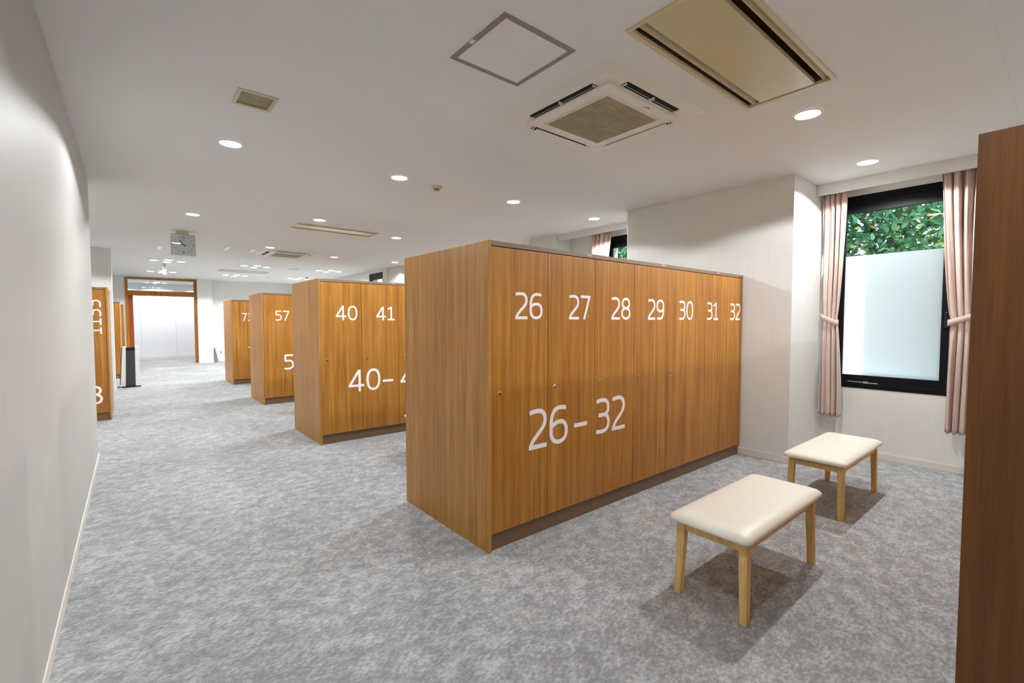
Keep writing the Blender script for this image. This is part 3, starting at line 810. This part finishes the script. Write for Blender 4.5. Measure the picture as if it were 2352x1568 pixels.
def smoke(loc, label, s=1.0):
    t = thing('smoke_detector', label, 'smoke detector', loc, group='ceiling detectors')
    bm = BM(); lathe(bm, [(.052*s, 0), (.052*s, -.010*s), (.046*s, -.018*s), (.034*s, -.026*s)], 32, cap1=True); obj('base', bm, M['beige_plastic'], t, smooth=True)
    bm = BM(); lathe(bm, [(.027*s, -.024*s), (.027*s, -.042*s)], 32); obj('sensing_ring', bm, M['void'], t)
    bm = BM()
    for i in range(8):
        a = 2*math.pi*i/8; c, s_ = math.cos(a)*.028*s, math.sin(a)*.028*s; box(bm, c-.003*s, c+.003*s, s_-.003*s, s_+.003*s, -.042*s, -.025*s)
    lathe(bm, [(.031*s, -.040*s), (.029*s, -.046*s), (.016*s, -.050*s)], 32, cap1=True, cap0=True); obj('cap', bm, M['beige_plastic'], t)
smoke((.84, 1.99, ZC), 'beige smoke detector on the ceiling behind the access hatch')
smoke((2.61, 12.73, ZC), 'small detector on the ceiling beside the back-right lamp cluster', 1.1)

bm = BM(); lathe(bm, [(.125, 0), (.125, -.006), (.118, -.010), (.10, -.012)], 40, cap1=True)
o = obj('ceiling_speaker', bm, M['beige_plastic'], None, loc=(1.72, 10.72, ZC)); tag(o, 'flat round beige ceiling speaker between the far lamp clusters', 'speaker')
bm = BM(); lathe(bm, [(.04, 0), (.04, -.006), (.03, -.012)], 24, cap1=True)
o = obj('sensor_disc', bm, M['beige_plastic'], None, loc=(1.734, 13.54, ZC)); tag(o, 'tiny disc sensor on the far ceiling, between two lamp clusters', 'sensor')

# white ceiling strips: open ends of a hatch opening marked near the clock
for (a, b_, wdt), lab in (((( -1.115, 8.27), (-1.10, 8.70), .05), 'short white ceiling strip just left of the clock'),
                         (((-.155, 7.57), (-.162, 8.03), .045), 'left one of two slanted white ceiling strips before the air conditioner'),
                         (((.262, 7.56), (.258, 8.00), .045), 'right one of two slanted white ceiling strips before the air conditioner'),
                         (((-.07, 6.24), (.07, 6.27), .04), 'white ceiling strip lying crosswise, between clock and recessed panel')):
    va, vb = Vector(a), Vector(b_); d = (vb-va); L = d.length; ang = math.atan2(d.y, d.x)
    bm = BM(); box(bm, 0, L, -wdt/2, -wdt/2+.018, -.014, 0, bev=.001); box(bm, 0, L, wdt/2-.018, wdt/2, -.014, 0, bev=.001); box(bm, 0, L, -wdt/2+.018, wdt/2-.018, -.006, 0)
    o = obj('ceiling_strip', bm, M['strip_white'], None, loc=(a[0], a[1], ZC)); o.rotation_euler = (0, 0, ang); tag(o, lab, 'ceiling strip', 'white ceiling strips')

# ------------------------------------------------------------------ clock
def clock():
    t = thing('clock', 'square white clock hanging from the ceiling, showing a quarter to eleven', 'clock', (-.913, 6.40, ZC))
    W, H, zc = .151, .156, -.204
    obj('case', boxb(-W, W, -.048, .048, zc-H, zc+H, bev=.006), M['beige_plastic'], t)
    obj('bottom_strip', boxb(-W+.004, W-.004, -.050, .046, zc-H-.012, zc-H+.002, bev=.002), M['white_plastic'], t)
    obj('ceiling_bracket', boxb(-.085, .070, -.03, .03, zc+H-.004, 0, bev=.003), M['cream_paint'], t)
    dl_ = obj('dial', boxb(-W+.012, W-.012, -.0505, -.047, zc-H+.012, zc+H-.012), M['clock_dial'], t)
    bm = BM(); y = -.0512
    for hour in range(12):
        if hour % 3 == 0: continue
        a = R(hour*30); c, s = math.sin(a), math.cos(a)
        k = 1.0; r0, r1 = .104, .126
        ribbon(bm, [(c*r0, s*r0), (c*r1, s*r1)], .0065, lambda u, v: (u, y, zc+v))
    for s, cx_, cz in (('12', 0, .105), ('3', .122, 0), ('6', 0, -.112), ('9', -.122, 0)):
        h = .038; wd = string_width(s, .12)*h; draw(bm, s, h, lambda u, v: (cx_-wd/2+u, y, zc+cz-h/2+v), gap=.12, wd=.13)
    ribbon(bm, [(-.014, .052), (.016, .052)], .004, lambda u, v: (u, y, zc+v))
    obj('numerals', bm, M['black_ink'], dl_)
    def hand(name, ang, L, back, wd, yy):
        a = R(ang); d = Vector((math.sin(a), math.cos(a)))
        b_ = BM(); p0, p1 = -d*back, d*L; ribbon(b_, [tuple(p0), tuple(p1)], wd, lambda u, v: (u, yy, zc+v)); obj(name, b_, M['black_ink'], t)
    hand('hour_hand', 324, .085, .030, .012, -.0525); hand('minute_hand', 281, .118, .038, .008, -.0535)
    bm = BM(); lathe(bm, [(.006, 0), (.006, .004)], 16, cap1=True); bmesh.ops.transform(bm, matrix=Matrix.Translation((0, -.051, zc)) @ Matrix.Rotation(R(90), 4, 'X'), verts=bm.verts); obj('hub', bm, M['black_ink'], t)
    obj('cover_glass', boxb(-W+.008, W-.008, -.0575, -.0560, zc-H+.008, zc+H-.008), M['clock_glass'], t)
clock()

def exit_sign():
    t = thing('exit_sign', 'thin white exit sign hanging edge-on from the ceiling, glowing green', 'exit sign', (-.905, 11.5, ZC))
    obj('mounting', boxb(-.022, .022, -.05, .05, -.052, 0, bev=.002), M['beige_plastic'], t)
    obj('body', boxb(-.026, .026, -.10, .10, -.250, -.050, bev=.004), M['sign_white'], t)
    for s in (-1, 1): obj('lit_face', boxb(min(s*.026, s*.028), max(s*.026, s*.028), -.092, .092, -.240, -.060), M['exit_green'], t)
exit_sign()

# ------------------------------------------------------------------ air purifier
def purifier():
    t = thing('air_purifier', 'white tower air purifier with dark front grille beside the left column', 'air purifier', (-1.585, 10.17, 0))
    bm = BM(); box(bm, -.165, .165, -.15, .15, 0, .022, bev=.004); obj('foot', bm, M['gloss_black'], t)
    bm = BM(); taper(bm, (-.172, .14, -.135, .14), (-.125, .10, -.10, .10), .022, .805, bev=.006); obj('core', bm, M['gloss_black'], t)
    for a, b_ in (((-.160, -.078, -.152, .10), (-.112, -.056, -.112, .08)), ((.078, .160, -.152, .148), (.084, .140, -.112, .11))):
        bm = BM(); taper(bm, a, b_, .022, .822, bev=.008); obj('side_shell', bm, M['white_plastic'], t)
    bm = BM(); taper(bm, (-.078, .078, -.146, -.12), (-.060, .084, -.108, -.09), .03, .735, bev=.002); obj('front_grille', bm, M['charcoal'], t)
    bm = BM(); taper(bm, (-.059, .084, -.106, -.09), (-.057, .084, -.103, -.09), .737, .80, bev=.002); obj('control_strip', bm, M['gloss_black'], t)
    bm = BM(); tube(bm, [(-.15, .05, .20), (-.20, -.10, .22), (-.19, -.24, .15), (-.16, -.28, .05), (-.15, -.30, .006), (-.22, -.34, .006), (-.27, -.36, .006), (-.21, -.40, .006), (-.10, -.38, .006), (-.17, -.33, .008), (-.25, -.30, .006), (-.29, -.12, .006)], .005)
    obj('power_cord', bm, M['white_plastic'], t, smooth=True)
purifier()

# ------------------------------------------------------------------ little things on the back wall
def wall_plate(name, loc, label, cat, outlet):
    t = thing(name, label, cat, loc)
    obj('plate', boxb(-.035, .035, -.008, 0, -.06, .06, bev=.003), M['beige_plastic' if outlet else 'white_plastic'], t)
    if outlet: obj('socket', boxb(-.013, .013, -.010, -.007, -.016, .016, bev=.002), M['plinth_brown'], t)
    else: obj('rocker', boxb(-.018, .018, -.011, -.007, -.030, .030, bev=.002), M['white_plastic'], t)
wall_plate('light_switch', (.752, YB, 1.319), 'white light switch on the back wall, left of door 73\'s row', 'light switch', False)
wall_plate('wall_outlet', (.742, YB, .308), 'beige wall outlet low on the back wall', 'outlet', True)
def board():
    t = thing('leaning_board', 'thin dark board leaning upright behind the white column by the doorway', 'board', (.56, 15.72, 0))
    bm = BM(); vs = [(-.03, .0, .0), (.052, .0, .0), (.018, .0, .26), (-.030, .0, .475)]
    f = bm.faces.new([bm.verts.new(v) for v in vs]); r = bmesh.ops.extrude_face_region(bm, geom=[f]); bmesh.ops.translate(bm, vec=(0, .14, 0), verts=[v for v in r['geom'] if isinstance(v, bmesh.types.BMVert)])
    obj('board_panel', bm, M['grey_board'], t)
    bm = BM(); tube(bm, [(-.03, -.004, .475), (.018, -.004, .26), (.034, -.004, .16), (.052, -.004, .01)], .006); obj('board_edge', bm, M['black_ink'], t)
    obj('foot', boxb(-.03, .058, -.01, .15, 0, .012), M['black_ink'], t)
board()

# ------------------------------------------------------------------ greenery outside
def tree(loc, crown, n, seed, label):
    t = thing('evergreen_tree', label, 'tree', loc, group='leafy trees outside the windows')
    rnd = random.Random(seed); hx_, hy_, z0, z1 = crown
    bm = BM()
    tube(bm, [(.3, 0, 0), (.28, .05, .8), (.22, 0, 1.7), (.3, .1, 2.8)], .06); obj('trunk', bm, M['bark'], t, smooth=True)
    bm = BM()
    for k in range(26):
        a = Vector((.25, rnd.uniform(-.1, .1), rnd.uniform(.9, 2.6))); b_ = Vector((rnd.uniform(-hx_, hx_), rnd.uniform(-hy_, hy_), rnd.uniform(z0, z1)))
        mid = (a+b_)/2 + Vector((0, 0, .1)); tube(bm, [a, mid, b_], .010, n=5)
    obj('branches', bm, M['bark'], t, smooth=True)
    bm = BM()
    clumps = [Vector((rnd.uniform(-hx_, hx_), rnd.uniform(-hy_, hy_), rnd.uniform(z0, z1))) for _ in range(n//26)]
    for c in clumps:
        for k in range(26):
            p = c + Vector((rnd.gauss(0, .13), rnd.gauss(0, .15), rnd.gauss(0, .13)))
            L = rnd.uniform(.09, .15); wd = L*rnd.uniform(.40, .52)
            q = Matrix.Translation(p) @ Matrix.Rotation(rnd.uniform(0, 6.28), 4, 'Z') @ Matrix.Rotation(rnd.gauss(-.45, .5), 4, 'Y') @ Matrix.Rotation(rnd.gauss(0, .55), 4, 'X')
            pts = [(0, 0, 0), (.30*L, .42*wd, .05*wd), (.62*L, .40*wd, .03*wd), (L, 0, -.06*L), (.62*L, -.40*wd, .03*wd), (.30*L, -.42*wd, .05*wd)]
            vs = [bm.verts.new(q @ Vector(v)) for v in pts]; m_ = [bm.verts.new(q @ Vector((.30*L, 0, -.04*wd))), bm.verts.new(q @ Vector((.62*L, 0, -.05*wd)))]
            for f in ((vs[0], m_[0], vs[1]), (vs[1], m_[0], m_[1], vs[2]), (vs[2], m_[1], vs[3]), (vs[3], m_[1], vs[4]), (vs[4], m_[1], m_[0], vs[5]), (vs[5], m_[0], vs[0])):
                bm.faces.new(f)
    o = obj('foliage', bm, M['leaf'], t, smooth=True); o['kind'] = 'stuff'
tree((6.1, -.35, -.1), (.65, 1.45, 1.9, 3.7), 11500, 21, 'leafy green tree outside the frosted window')
tree((6.1, 3.7, -.1), (.6, 1.0, 2.3, 3.6), 6000, 22, 'leafy green tree outside the middle window, seen above the lockers')
tag(obj('ground', boxb(4.3, 14, -9, 16, -.3, -.1), M['bark']), kind='structure')
